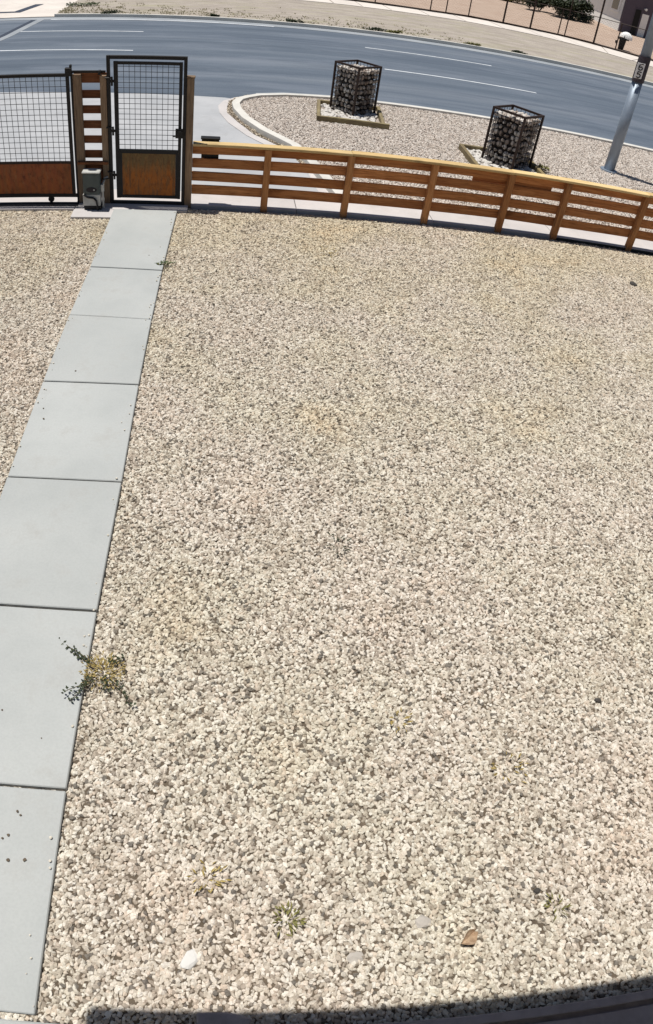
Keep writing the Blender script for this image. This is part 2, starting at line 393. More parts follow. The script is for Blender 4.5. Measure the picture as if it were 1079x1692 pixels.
# thin line of dirt that collects against the kerb
dl = offset(outer[1:10], -.006); dw = [(.10, .06, .12, .08, .13, .09, .16, .22, .30)[i] for i in range(9)]
do = [offset(outer[1:10], -.006 - wv_)[i] for i, wv_ in enumerate(dw)]
DL = do + dl[::-1]
dr = MB(); dr.v = [(-14, .30, -.03), (2.75, .30, -.03), (2.6, 1.5, -.04)] + [(x - .02, y, -.09) for x, y in outer[1:9]] + [(1.2, 7.5, -.09), (-14, 8.55, -.09)]
dr.f = [tuple(range(len(dr.v)))]
struct(dr.build('driveway', M['drive']))
# concrete strip under and behind the fence, with its slabs
ms = struct(MB().box(-3.5, .63, -.02, .78, -.13, -.022).box(.64, 30, .24, .78, -.13, -.022).build('mow_strip', M['joint']))
for a, b in ((-3.5, -1.0), (-.99, .62), (.63, 2.2), (2.21, 4.28), (4.29, 6.3), (6.31, 8.4), (8.41, 10.6), (10.61, 13)):
    y0 = .195 + .008 * a if a > .6 else -.06
    MB().box(a, b, y0, .77, -.10, -.008 if a > .5 else -.004).build('slab', M['strip'], ms, bevel=.004)
MB().box(-1.0, -.42, -.36, -.065, -.10, -.006).build('slab', M['strip'], ms, bevel=.004)

# ---------------------------------------------------------------- path
pr = [(0.475, -0.07), (0.39, -2.0), (0.352, -3.18), (0.322, -4.39), (0.30, -5.72), (0.255, -6.99), (0.215, -8.25), (0.19, -9.46)]
pl_ = [(-0.425, -0.07), (-0.485, -1.945), (-0.54, -3.12), (-0.585, -4.37), (-0.63, -5.70), (-0.665, -6.97), (-0.70, -8.24), (-0.72, -9.45)]
path = struct(strip([(x + .03, y) for x, y in pl_], [(x - .03, y) for x, y in pr], -.05, -.12).build('path', M['joint']))
for i in range(7):
    gp = .007 if i not in (4,) else .011
    def inset(a, b, s):
        d = (Vector(b) - Vector(a)); d = d.normalized() * s; return (a[0] + d.x, a[1] + d.y)
    g0 = 0 if i == 0 else gp; g1 = gp
    q = [inset(pl_[i], pl_[i + 1], g0), inset(pr[i], pr[i + 1], g0), inset(pr[i + 1], pr[i], g1), inset(pl_[i + 1], pl_[i], g1)]
    MB().prism(q, -.11, R.uniform(-.004, .004)).build('slab', M['path'], path, bevel=.006)
# landing at the end of the path
land = struct(MB().box(-1.6, .44, -11.5, -9.485, -.12, -.03).build('landing', M['path'], bevel=.008))
sp = MB()
for x, y, r in ((-.05, -8.68, .012), (.04, -8.67, .012), (.03, -7.94, .005), (-.24, -7.77, .008), (-.47, -4.95, .010), (-.04, -8.4, .009), (-.07, -8.54, .010), (-.02, -8.42, .007), (-.10, -8.56, .007), (-.5, -4.8, .008), (.2, -1.6, .008), (-.3, -4.2, .01), (-.5, -2.7, .009)):
    n = 7; sp.prism([(x + r * R.uniform(.6, 1.1) * math.cos(6.283 * i / n), y + r * R.uniform(.6, 1.1) * math.sin(6.283 * i / n)) for i in range(n)], .0015, .0055)
stuff(tag(sp.build('dirt_specks', M['soil']), 'small dark specks scattered over the concrete path slabs', 'specks'))

# ---------------------------------------------------------------- gravel (stuff, geometry nodes)
def gravel_nodes(name, dist, dens, rad, sub, mat, seed):
    ng = bpy.data.node_groups.new(name, 'GeometryNodeTree')
    ng.interface.new_socket('Geometry', in_out='INPUT', socket_type='NodeSocketGeometry')
    ng.interface.new_socket('Geometry', in_out='OUTPUT', socket_type='NodeSocketGeometry')
    N = ng.nodes.new; L = ng.links.new
    gi = N('NodeGroupInput'); go = N('NodeGroupOutput')
    dp = N('GeometryNodeDistributePointsOnFaces'); dp.distribute_method = 'POISSON'
    dp.inputs['Distance Min'].default_value = dist; dp.inputs['Density Max'].default_value = dens; dp.inputs['Seed'].default_value = seed
    L(gi.outputs[0], dp.inputs['Mesh'])
    jn = N('GeometryNodeJoinGeometry')
    for i in range(7):
        ic = N('GeometryNodeMeshIcoSphere'); ic.inputs['Radius'].default_value = rad; ic.inputs['Subdivisions'].default_value = sub
        ps = N('GeometryNodeInputPosition')
        nz = N('ShaderNodeTexNoise'); nz.noise_dimensions = '4D'; nz.inputs['W'].default_value = i * 3.7
        nz.inputs['Scale'].default_value = 0.8 / rad; nz.inputs['Detail'].default_value = 1.5
        L(ps.outputs[0], nz.inputs['Vector'])
        vm = N('ShaderNodeVectorMath'); vm.operation = 'SUBTRACT'; vm.inputs[1].default_value = (.5, .5, .5); L(nz.outputs['Color'], vm.inputs[0])
        v2 = N('ShaderNodeVectorMath'); v2.operation = 'SCALE'; v2.inputs['Scale'].default_value = rad * 2.4; L(vm.outputs[0], v2.inputs[0])
        spn = N('GeometryNodeSetPosition'); L(ic.outputs['Mesh'], spn.inputs['Geometry']); L(v2.outputs[0], spn.inputs['Offset'])
        sm = N('GeometryNodeSetMaterial'); sm.inputs['Material'].default_value = mat; L(spn.outputs[0], sm.inputs['Geometry'])
        ss = N('GeometryNodeSetShadeSmooth'); ss.inputs['Shade Smooth'].default_value = False; L(sm.outputs[0], ss.inputs['Geometry'])
        g2 = N('GeometryNodeGeometryToInstance'); L(ss.outputs[0], g2.inputs[0]); L(g2.outputs[0], jn.inputs[0])
    io = N('GeometryNodeInstanceOnPoints'); io.inputs['Pick Instance'].default_value = True
    rz = N('FunctionNodeRandomValue'); rz.data_type = 'FLOAT_VECTOR'; rz.inputs[0].default_value = (0, 0, -rad * .35); rz.inputs[1].default_value = (0, 0, rad * .5); rz.inputs['Seed'].default_value = seed + 5
    pz = N('GeometryNodeSetPosition'); L(dp.outputs['Points'], pz.inputs['Geometry']); L(rz.outputs[0], pz.inputs['Offset']); L(pz.outputs[0], io.inputs['Points']); L(jn.outputs[0], io.inputs['Instance'])
    rr = N('FunctionNodeRandomValue'); rr.data_type = 'FLOAT_VECTOR'; rr.inputs[0].default_value = (-.5, -.5, 0); rr.inputs[1].default_value = (.5, .5, 6.283); rr.inputs['Seed'].default_value = seed + 1
    L(rr.outputs[0], io.inputs['Rotation'])
    rs = N('FunctionNodeRandomValue'); rs.data_type = 'FLOAT_VECTOR'; rs.inputs[0].default_value = (.6, .5, .5); rs.inputs[1].default_value = (1.5, 1.1, 1.1); rs.inputs['Seed'].default_value = seed + 2
    L(rs.outputs[0], io.inputs['Scale'])
    j2 = N('GeometryNodeJoinGeometry'); L(gi.outputs[0], j2.inputs[0]); L(io.outputs[0], j2.inputs[0]); L(j2.outputs[0], go.inputs[0])
    return ng
def gravel(name, poly, z, label, dist, dens, rad, sub, seed):
    mb = MB(); mb.v = [(x, y, z) for x, y in poly]; mb.f = [tuple(range(len(poly)))]
    o = mb.build(name, M['soil'])
    if o.data.polygons[0].normal.z < 0: o.data.flip_normals()
    md = o.modifiers.new('gravel', 'NODES'); md.node_group = gravel_nodes(name, dist, dens, rad, sub, M['island' if name == 'island_gravel' else 'gravel'], seed)
    tag(o, label, 'gravel'); stuff(o); return o
gravel('yard_gravel', [(-3.4, -.03), (-1.9, -7.2), (-.68, -9.48), (.18, -9.48), (.44, -9.48), (.44, -10.1), (5.2, -10.1), (6.2, -7.0), (10.2, -.6), (10.2, .165), (8, .13), (6.9, .165), (5.6, .125), (4.4, .145), (3.2, .10), (2.2, .12), (1.4, .085), (.62, .10), (.62, -.03)], GZ,  # yard stops short of the fence: trench added to deepen the shade there
       'beige crushed gravel covering the front yard either side of the concrete path', .0136, 8500, .0143, 2, 3)
isl = [(x, y) for x, y in inner if x < 16] + [(16, 7.0), (16, .8)]
gravel('island_gravel', isl, GZ + .005, 'beige gravel between the wooden fence and the road kerb', .0185, 2900, .0195, 1, 9)

gravel('loose_gravel', DL, -.076, 'line of dirt and loose gravel along the driveway side of the curved kerb', .03, 700, .020, 1, 17)

ss = MB(); pool = [rock_mesh('stray_rock', 300 + i, M['gravel'], 1.0, 1, .7) for i in range(3)]
for _ in range(95):
    t = R.random() * 6.98; k = int(t); f = t - k; side_ = R.random() < .5
    e0, e1 = (pl_, pr) if side_ else (pr, pl_)
    a = lerp(e0[k], e0[k + 1], f); b = lerp(e1[k], e1[k + 1], f); o_ = abs(R.gauss(0, .03)) + .008
    p = lerp(a, b, o_ / .9); q = R.uniform(.004, .011); me = R.choice(pool)
    mt = Matrix.Translation((p[0], p[1], .004 + q * .4)) @ Matrix.Rotation(R.uniform(0, 6.28), 4, 'Z') @ Matrix.Scale(q, 4)
    bb = len(ss.v); ss.v += [tuple(mt @ v.co) for v in me.vertices]; ss.f += [tuple(bb + i for i in pp.vertices) for pp in me.polygons]
stuff(tag(ss.build('stray_stones', M['gravel']), 'stray gravel bits lying along the edges of the path slabs', 'gravel'))

# ---------------------------------------------------------------- wooden fence
fence = thing('wooden_fence', 'low brown horizontal board fence with a flat cap between yard and kerb', 'fence', (1.2, .16, 0))
FO = (1.2, .16, 0)
def fy(x): return .162 + .008 * x
px = [.66, 1.717, 2.894, 4.124, 5.315, 6.253, 7.627, 8.85, 10.05]
for x in px[1:]:
    MB().box(x - .047, x + .047, fy(x) - .02, fy(x) + .072, -.06, .872).build('post', M['wood_v'], fence, FO, bevel=.004)
for i in range(len(px) - 1):
    a, b = px[i], px[i + 1]
    if i == 0: a += .0
    for k in range(4):
        z0 = .14 + .2 * k + R.uniform(-.006, .006); sag = R.uniform(-.006, .006)
        y = fy((a + b) / 2)
        h = .135 if k < 3 else .131
        mb = MB().box(a + .003, b - .003, y + .076, y + .112, z0, z0 + h)
        mb.v = [(vx, vy, vz + (sag if vx > (a + b) / 2 else -sag)) for vx, vy, vz in mb.v]
        mb.build('board', M['wood'], fence, FO, bevel=.004)
for a, b in ((.668, 2.894), (2.897, 5.315), (5.318, 7.627), (7.63, 10.1)):
    y = fy((a + b) / 2)
    MB().box(a, b, y - .028, y + .122, .876, .914).build('cap_rail', M['cap'], fence, FO, bevel=.005)
# plank fixed to the street side, letterbox
pk = thing('wooden_plank', 'short orange brown plank fixed behind the fence top boards at the second gabion pillar', 'plank', (5.4, .33, .66))
MB().box(4.76, 6.04, .330, .352, .615, .815).build('board', M['wood'], pk, (5.4, .33, .66), bevel=.003)
MB().box(4.76, 6.04, .353, .372, .59, .612).build('batten', M['cap'], pk, (5.4, .33, .66), bevel=.003)
lb = thing('letterbox', 'black letterbox standing behind the fence next to the gate post', 'letterbox', (.9, .36, .66))
LO = (.9, .36, .66)
MB().box(.785, 1.03, .30, .39, .60, .935).build('box_body', M['boxblack'], lb, LO, bevel=.006)
MB().box(.772, 1.043, .288, .402, .937, .962).build('lid', M['boxblack'], lb, LO, bevel=.006)
MB().box(.84, .975, .3915, .397, .82, .85).build('slot', M['wire'], lb, LO)

# ---------------------------------------------------------------- wooden post by the gate and slatted pillar
gp = thing('gate_post', 'grey brown weathered wooden post right of the tall metal gate', 'post', (.6, .2, 0))
MB().box(.565, .662, .17, .27, -.05, 1.80).build('post', M['oldwood_v'], gp, (.6, .2, 0), bevel=.005)
MB().box(.555, .672, .16, .28, 1.802, 1.822).build('post_cap', M['oldwood_v'], gp, (.6, .2, 0), bevel=.004)
pi_ = thing('slatted_pillar', 'narrow dark brown slatted wooden screen between the sliding gate and tall gate', 'wooden screen', (-.72, .2, 0))
PO = (-.72, .2, 0)
MB().box(-.955, -.845, .165, .255, -.05, 1.83).build('post', M['oldwood_v'], pi_, PO, bevel=.004)
MB().box(-.592, -.505, .165, .255, -.05, 1.815).build('post', M['oldwood_v'], pi_, PO, bevel=.004)
MB().box(-.503, -.468, .185, .275, -.05, 1.79).build('trim_board', M['darkwood'], pi_, PO, bevel=.003)
zt = [(1.70, 1.835), (1.49, 1.60), (1.28, 1.39), (1.07, 1.18), (.86, .965), (.645, .755)]
for a, b in zt:
    MB().box(-.95, -.51, .257, .290, a, b).build('board', M['darkwood'], pi_, PO, bevel=.004)
for a, b in ((.47, .595), (.335, .465), (.20, .33), (.05, .195)):
    MB().box(-.95, -.51, .257, .290, a, b).build('board', M['darkwood'], pi_, PO, bevel=.004)
MB().box(-1.0, -.52, .225, .256, 1.838, 1.872).build('top_rail', M['black'], pi_, PO, bevel=.003)
MB().box(-.61, -.575, .15, .215, 1.83, 1.885).build('bracket', M['black'], pi_, PO, bevel=.003)
MB().box(-.94, -.51, .110, .160, .592, .625).build('shelf_rail', M['darkwood'], pi_, PO, bevel=.003)

# ---------------------------------------------------------------- tall metal gate
gt = thing('metal_gate', 'tall black framed pedestrian gate with wire mesh above a rusty panel', 'gate', (.03, .18, 0))
GO = (.03, .18, 0)
MB().box(-.498, -.452, .16, .21, -.05, 2.083).build('jamb', M['black'], gt, GO, bevel=.003)
MB().box(.520, .565, .16, .21, -.05, 2.083).build('jamb', M['black'], gt, GO, bevel=.003)
MB().box(-.451, .519, .162, .208, 2.035, 2.083).build('header', M['black'], gt, GO, bevel=.003)
MB().box(-.451, .519, .162, .208, -.02, .038).build('threshold', M['black'], gt, GO, bevel=.003)
lf = MB()
lf.box(-.405, -.350, .165, .205, .085, 2.005).box(.465, .505, .165, .205, .085, 2.005)
lf.box(-.349, .464, .167, .203, 1.965, 2.003).box(-.349, .464, .167, .203, .745, .80).box(-.349, .464, .167, .203, .087, .128)
lf.box(-.349, -.318, .169, .201, .1285, .744).box(.433, .464, .169, .201, .1285, .744)
leaf = lf.build('leaf_frame', M['black'], gt, GO)
MB().box(-.317, .432, .180, .186, .13, .743).build('rust_panel', M['rust'], leaf, GO)
wm = MB().box(-.349, .464, .178, .184, -.001, .001).v
wv = MB().box(-.0032, .0032, .1805, .1865, .802, 1.963).build('wire', M['wire'], leaf, GO).data
lf0 = [o for o in leaf.children if o.name.startswith('wire')][0]; lf0.location.x = -.349 + .075
for i in range(1, 11): share('wire', wv, leaf, (-.349 + .075 + i * .0738, 0, 0))
wh = MB().box(-.348, .463, .1868, .1925, -.0032, .0032).build('wire', M['wire'], leaf, GO); wh.location.z = .865
for i in range(1, 16): share('wire', wh.data, leaf, (0, 0, .865 + i * .0715))
MB().box(.425, .535, .128, .164, .985, 1.115).box(.385, .424, .135, .150, 1.0, 1.018).box(.44, .52, .110, .127, 1.02, 1.09).build('latch', M['black'], leaf, GO, bevel=.004)
for z in (1.745, 1.065, .43):
    MB().box(-.452, -.405, .150, .168, z - .018, z + .018).bar((-.428, .148, z - .06), (-.428, .148, z + .06), .014, 8).bar((-.52, .150, z + .045), (-.44, .150, z + .045), .012, 6).build('hinge', M['black'], gt, GO)

# ---------------------------------------------------------------- sliding gate at the left
sg = thing('sliding_gate', 'long sliding driveway gate with wire mesh over a dark rust red panel', 'gate', (-2.4, .2, 0))
SO = (-2.4, .2, 0)
x0, x1 = -4.6, -1.005
MB().box(x0, x1, .165, .205, 1.80, 1.845).build('top_rail', M['black'], sg, SO, bevel=.003)
MB().box(x1 - .045, x1, .165, .205, .135, 1.799).build('stile', M['black'], sg, SO, bevel=.003)
MB().box(x0, x0 + .045, .165, .205, .135, 1.799).build('stile', M['black'], sg, SO, bevel=.003)
MB().box(x0 + .046, x1 - .046, .167, .203, .585, .618).build('mid_rail', M['brownsteel'], sg, SO, bevel=.003)
MB().box(x0, x1 + .03, .165, .205, .085, .134).build('bottom_rail', M['black'], sg, SO, bevel=.003)
for a, b, dy in ((x0 + .047, -3.03, 0), (-3.05, -1.515, .008), (-1.535, x1 - .047, 0)):
    MB().box(a, b, .178 + dy, .185 + dy, .136, .584).build('rust_panel', M['rust_red'], sg, SO)
nw = int((x1 - x0 - .1) / .079)
sv = MB().box(x1 - .1182, x1 - .1118, .1805, .1865, .62, 1.798).build('wire', M['wire'], sg, SO)
for i in range(1, nw): share('wire', sv.data, sg, (-i * .079, 0, 0))
sh = MB().box(x0 + .046, x1 - .046, .1868, .1925, -.0032, .0032).build('wire', M['wire'], sg, SO); sh.location.z = .66
for i in range(1, 15): share('wire', sh.data, sg, (0, 0, .66 + i * .0775))
for x in (-1.37, -4.1):
    MB().bar((x, .172, .052), (x, .198, .052), .045, 14).box(x - .05, x + .05, .170, .200, .0965, .12).build('wheel', M['black'], sg, SO)
tr = tag(MB().box(-6, -.96, .12, .17, -.015, .012).box(-6, -.96, .04, .10, -.015, .004).build('gate_track', M['black']), 'dark steel track on the concrete under the sliding gate', 'track')
cp = thing('catch_post', 'slim black steel catch post with bracket at the end of the sliding gate', 'post', (-.98, .2, 0))
CO = (-.98, .2, 0)
MB().box(-.988, -.962, .19, .235, -.05, 1.86).build('post', M['black'], cp, CO, bevel=.003)
MB().box(-1.045, -.960, .12, .189, 1.815, 1.925).build('catch_bracket', M['black'], cp, CO, bevel=.004)
MB().box(-.985, -.957, .13, .186, 1.927, 1.965).build('bracket_tip', M['black'], cp, CO, bevel=.003)

# ---------------------------------------------------------------- gate operator
op = thing('gate_motor', 'grey gate motor box with dark oval badge at the foot of the slatted screen', 'gate motor', (-.72, -.03, 0))
OO = (-.72, -.03, 0)
MB().box(-.845, -.605, -.10, .07, .225, .525).build('cover', M['opgrey'], op, OO, bevel=.014)
MB().box(-.852, -.598, -.107, .077, .527, .552).build('lid', M['opbase'], op, OO, bevel=.008)  # pale colour paints the sunlit top of the motor box
MB().box(-.855, -.61, -.095, .065, .055, .222).build('base', M['opbase'], op, OO, bevel=.006)
MB().box(-.845, -.60, -.09, .06, -.01, .053).build('foot_plate', M['black'], op, OO, bevel=.004)
el = MB(); n = 20
el.v = [(-.725 + .075 * math.cos(6.283 * i / n), y, .295 + .038 * math.sin(6.283 * i / n)) for y in (-.104, -.100) for i in range(n)]
el.f = [tuple(range(n)), tuple(range(n, 2 * n))[::-1]] + [(i, (i + 1) % n, n + (i + 1) % n, n + i) for i in range(n)]
bd = el.build('badge', M['ink'], op, OO)
MB().bar((-.69, -.104, .295), (-.69, -.108, .295), .012, 10).build('badge_dot', M['opbase'], bd, OO)
MB().tube([(-.84, -.108, .225), (-.78, -.112, .185), (-.70, -.112, .178), (-.665, -.112, .14), (-.65, -.112, .06), (-.645, -.112, .0)], .014, 6).build('cable', M['black'], op, OO)
MB().tube([(-.58, -.02, .0), (-.58, -.02, .34), (-.56, .10, .40), (-.53, .15, .40)], .016, 6).bar((-.58, -.05, .26), (-.58, -.05, .36), .028, 8).build('conduit', M['opbase'], op, OO)
MB().bar((-.60, .02, .40), (-.50, .10, .40), .010, 6).build('latch_rod', M['black'], op, OO)

# ---------------------------------------------------------------- gabion pillars
GS = [rock_mesh('gabion_rock', 40 + i, M['gstone'], 1.0, 2, .8) for i in range(8)]
def gabion(loc, rz, s, h, label, seed):
    rr = random.Random(seed)
    t = thing('gabion_pillar', label, 'gabion', loc, rz, 'rock filled wire gabion pillars')
    a = s / 2
    stuff(MB().box(-a + .085, a - .085, -a + .085, a - .085, -.04, h - .13).build('gap_shade_core', M['core'], t))  # near-black box paints the shade in the gaps between stones
    def stone(x, y, z, nx, ny, nz, r, far):
        me = rr.choice(GS)
        if far is None:
            share('stone', me, t, (x, y, z), (rr.uniform(0, 6.28), rr.uniform(0, 6.28), rr.uniform(0, 6.28)), (r * rr.uniform(.85, 1.25), r * rr.uniform(.75, 1.1), r * rr.uniform(.8, 1.1)))
        else:
            mt = Matrix.Translation((x, y, z)) @ Matrix.Rotation(rr.uniform(0, 6.28), 4, 'X') @ Matrix.Rotation(rr.uniform(0, 6.28), 4, 'Z') @ Matrix.Scale(r, 4)
            b = len(far.v); far.v += [tuple(mt @ v.co) for v in me.vertices]; far.f += [tuple(b + i for i in p.vertices) for p in me.polygons]
    back = MB(); nx_, nz_ = 6, 9
    for side in range(4):
        for iz in range(nz_):
            for ix in range(nx_):
                u = -a + s * (ix + .5 + (.25 if iz % 2 else -.25)) / nx_ + rr.uniform(-.018, .018); u = max(-a + .05, min(a - .05, u))
                z = (h - .06) * (iz + .5) / nz_ + rr.uniform(-.015, .015); d = a - .055 + rr.uniform(-.02, .012); r = rr.uniform(.044, .060)
                p = [(-d, u), (u, -d), (d, u), (u, d)][side]
                stone(p[0], p[1], z, 0, 0, 0, r, None if side < 2 else back)
    for ix in range(7):
        for iy in range(7):
            stone(-a + s * (ix + .5) / 7 + rr.uniform(-.02, .02), -a + s * (iy + .5) / 7 + rr.uniform(-.02, .02), h - .115 + rr.uniform(-.02, .015), 0, 0, 0, rr.uniform(.042, .06), None)
    stuff(back.build('back_stones', M['gstone'], t))
    e = .019
    for sx in (-1, 1):
        for sy in (-1, 1):
            MB().box(sx * a - e, sx * a + e, sy * a - e, sy * a + e, -.05, h + e).build('edge_bar', M['brownsteel'], t)
    for z in (h, .0):
        for s_ in (-1, 1):
            MB().box(-a + e, a - e, s_ * a - e, s_ * a + e, z - e, z + e).build('edge_bar', M['brownsteel'], t)
            MB().box(s_ * a - e, s_ * a + e, -a + e, a - e, z - e, z + e).build('edge_bar', M['brownsteel'], t)
    wm = MB(); k = 7; q = .0035
    for s_ in (-1, 1):
        for i in range(1, k):
            u = -a + s * i / k
            wm.box(u - q, u + q, s_ * a - q, s_ * a + q, .02, h - e); wm.box(s_ * a - q, s_ * a + q, u - q, u + q, .02, h - e)
        for i in range(1, 11):
            z = h * i / 11
            wm.box(-a + e, a - e, s_ * (a + 2.2 * q) - q, s_ * (a + 2.2 * q) + q, z - q, z + q); wm.box(s_ * (a + 2.2 * q) - q, s_ * (a + 2.2 * q) + q, -a + e, a - e, z - q, z + q)
    stuff(wm.build('wire_mesh', M['black'], t))
    return t
gabion((4.05, 6.73, -.02), .659, .70, 1.06, 'rock filled black wire gabion pillar left, beside the driveway kerb inside full timber edging', 5)
gabion((6.73, 3.91, -.02), .671, .70, 1.06, 'rock filled black wire gabion pillar right, close behind the wooden fence', 6)

def edging(loc, rz, sx, sy, label):
    t = thing('timber_edging', label, 'edging', loc, rz, 'timber edging frames around the gabions')
    x, y, wd, h = sx / 2, sy / 2, .075, .085
    MB().box(-x, x + .09, -y, -y + wd, -.06, h).build('timber', M['timber'], t, bevel=.005)
    MB().box(-x, x, y - wd, y, -.06, h - .005).build('timber', M['timber'], t, bevel=.005)
    MB().box(-x, -x + wd, -y + wd + .003, y - wd - .003, -.06, h - .003).build('timber', M['timber_y'], t, bevel=.005)
    MB().box(x - wd, x, -y + wd + .003, y - wd - .003, -.06, h - .006).build('timber', M['timber_y'], t, bevel=.005)
    return t
edging((3.93, 6.33, 0), -.12, 1.45, 1.62, 'square of weathered timber edging around the left gabion pillar')
edging((6.62, 3.80, 0), -.05, 1.45, 1.55, 'square of weathered timber edging around the right gabion pillar, half hidden by the fence')
def infill(cx, cy, rz, sx, sy, seed, name, label, hole, n=420):
    rr = random.Random(seed); mb = MB()
    pool = [rock_mesh('loose_rock', 70 + i, M['wstone'], 1.0, 1, .7) for i in range(4)]
    cr, sr = math.cos(rz), math.sin(rz)
    for _ in range(n):
        u, v = rr.uniform(-sx / 2 + .11, sx / 2 - .11), rr.uniform(-sy / 2 + .11, sy / 2 - .11)
        x, y = cx + u * cr - v * sr, cy + u * sr + v * cr
        if math.hypot(x - hole[0], y - hole[1]) < .36: continue
        me = rr.choice(pool); r = rr.uniform(.03, .06)
        mt = Matrix.Translation((x, y, -.03 + r * .5)) @ Matrix.Rotation(rr.uniform(0, 6.28), 4, 'Z') @ Matrix.Rotation(rr.uniform(-.5, .5), 4, 'X') @ Matrix.Diagonal((r * rr.uniform(.9, 1.4), r, r * .9, 1))
        b = len(mb.v); mb.v += [tuple(mt @ p.co) for p in me.vertices]; mb.f += [tuple(b + i for i in p.vertices) for p in me.polygons]
    stuff(tag(mb.build(name, M['wstone']), label, 'stones'))
infill(3.93, 6.33, -.12, 1.45, 1.62, 11, 'white_stones', 'loose white stones inside the timber edging of the left gabion', (4.05, 6.73))
infill(6.62, 3.80, -.05, 1.45, 1.55, 12, 'white_stones', 'loose white stones inside the timber edging of the right gabion', (6.73, 3.91))

# ---------------------------------------------------------------- pole and its sign
po = thing('metal_pole', 'thick grey metal pole standing in the roadside gravel with a dark sleeve', 'pole', (9.47, 4.73, 0))
MB().bar((0, 0, -.05), (0, 0, 1.93), .118, 24, .112).build('pole_shaft', M['galv'], po, smooth=False)
for p in po.children:
    for f in p.data.polygons: f.use_smooth = len(f.vertices) == 4
MB().bar((0, 0, 1.93), (0, 0, 2.46), .128, 24, .126).build('sleeve', M['sleeve'], po)
u = MB().bar((0, 0, 2.46), (0, 0, 8.6), .108, 24, .075).build('pole_shaft', M['galv'], po)
for f in u.data.polygons: f.use_smooth = len(f.vertices) == 4
MB().bar((0, 0, -.045), (0, 0, .0), .20, 16, .19).build('base_flange', M['galv'], po)
sgn = thing('number_sign', 'small white plate with dark digits 65 on the side of the metal pole', 'sign', (9.36, 4.585, 2.17))
ZA = (0, 0, 0)
MB().box(-.092, .082, -.006, .006, -.155, .155).build('plate', M['white'], sgn, bevel=.003)
MB().box(.02, .16, .007, .026, -.02, .02).build('bracket', M['sleeve'], sgn)
def strokes(pl, wd, z0, name):
    mb = MB()
    for a, b in zip(pl, pl[1:]):
        mb.bar((a[0], -.009, a[1] + z0), (b[0], -.009, b[1] + z0), wd, 5)
    mb.build(name, M['ink'], sgn)
strokes([(.04, .06), (.0, .065), (-.035, .045), (-.05, .0), (-.04, -.05), (0, -.06), (.035, -.045), (.04, -.015), (.01, .005), (-.04, -.005)], .012, .075, 'digit')
strokes([(.045, .055), (-.035, .06), (-.042, .01), (.0, .018), (.038, -.005), (.036, -.045), (-.005, -.062), (-.045, -.045)], .012, -.08, 'digit')

# ---------------------------------------------------------------- far side of the road
ff = thing('wire_fence', 'tall dark post and wire fence beside the far sidewalk', 'fence', (12, 32.6, 0))
fpts = [(7.0, 33.75), (9.6, 33.4), (12.65, 33.05), (13.56, 33.1), (14.92, 33.2), (16.83, 32.75), (18.29, 32.3), (19.85, 31.95), (20.22, 31.85), (21.74, 31.2), (22.77, 30.5), (25.2, 29.2), (28, 27.5)]
fh = [2.4, 1.5, 2.4, 1.5, 2.4, 2.7, 2.6, 1.5, 2.4, 2.9, 1.5, 2.4, 2.4]
FF = (12, 32.6, 0)
for (x, y), h in zip(fpts, fh):
    MB().bar((x, y, -.05), (x, y, h), .055 if h > 2.45 else .035, 8).build('post', M['brownsteel'], ff, FF)
mb = MB(); mt_ = MB(); mw = MB()
for (a, b) in zip(fpts, fpts[1:]):
    MB().bar((*a, 1.5), (*b, 1.5), .02, 6).build('rail', M['brownsteel'], ff, FF)
    MB().bar((*a, .06), (*b, .06), .055, 6).build('bottom_rail', M['brownsteel'], ff, FF)
    n = int(math.dist(a, b) / .16)
    for i in range(n):
        p = lerp(a, b, i / n); q2 = lerp(a, b, (i + 1) / n)
        for z in range(9): mw.bar((*p, .12 + .15 * z), (*q2, .12 + .15 * (z + 1)), .0022, 3, caps=False).bar((*q2, .12 + .15 * z), (*p, .12 + .15 * (z + 1)), .0022, 3, caps=False)
stuff(mw.build('chain_mesh', M['wire'], ff, FF))

ho = thing('white_house', 'white walled house with a small window behind the far wire fence', 'house', (31.1, 46.4, 0))
HO = (31.1, 46.4, 0)
P1, P2 = Vector((34.4, 66.0)), Vector((31.1, 46.2)); dv = (P1 - P2).normalized(); nv = Vector((dv.y, -dv.x))
def wall(mb, a, b, z0, z1, th):
    d = (Vector(b) - Vector(a)).normalized(); n_ = Vector((d.y, -d.x)) * th
    return mb.prism([tuple(a), tuple(b), (b[0] + n_.x, b[1] + n_.y), (a[0] + n_.x, a[1] + n_.y)], z0, z1)
wall(MB(), P2, P1, .75, 4.0, -.3 * -1).build('wall', M['stucco'], ho, HO)
wall(MB(), P2 - nv * .04, P1 - nv * .04, -.1, .74, .36).build('plinth', M['stucco'], ho, HO)
wall(MB(), P2 - nv * .8 - dv * .6, P1 - nv * .8, 4.01, 4.3, 9).build('roof', M['roofing'], ho, HO)
wn = wall(MB(), P2 + dv * .9 - nv * .06, P2 + dv * 3.2 - nv * .06, 1.25, 2.9, .05).build('window_frame', M['white'], ho, HO)
wall(MB(), P2 + dv * 1.3 - nv * .075, P2 + dv * 2.8 - nv * .075, 1.45, 2.7, .012).build('pane', M['glass'], wn, HO)
ga = thing('grey_garage', 'dark purple grey building wall with a dark doorway right of the white house', 'building', (32, 45, 0))
GA = (32, 45, 0)
Q1, Q2 = Vector((31.0, 45.9)), Vector((35.6, 44.9))
dq = (Q2 - Q1).normalized()
wall(MB(), Q1, Q2, -.1, 4.4, -.5).build('wall', M['darkstucco'], ga, GA)
fr = wall(MB(), Q1 + dq * .78 - Vector((0, .03)), Q1 + dq * 1.32 - Vector((0, .03)), -.05, 2.0, -.02).build('door_frame', M['darkstucco'], ga, GA)
wall(MB(), Q1 + dq * .83 - Vector((0, .055)), Q1 + dq * 1.27 - Vector((0, .055)), -.05, 1.92, -.012).build('door', M['boxblack'], fr, GA)
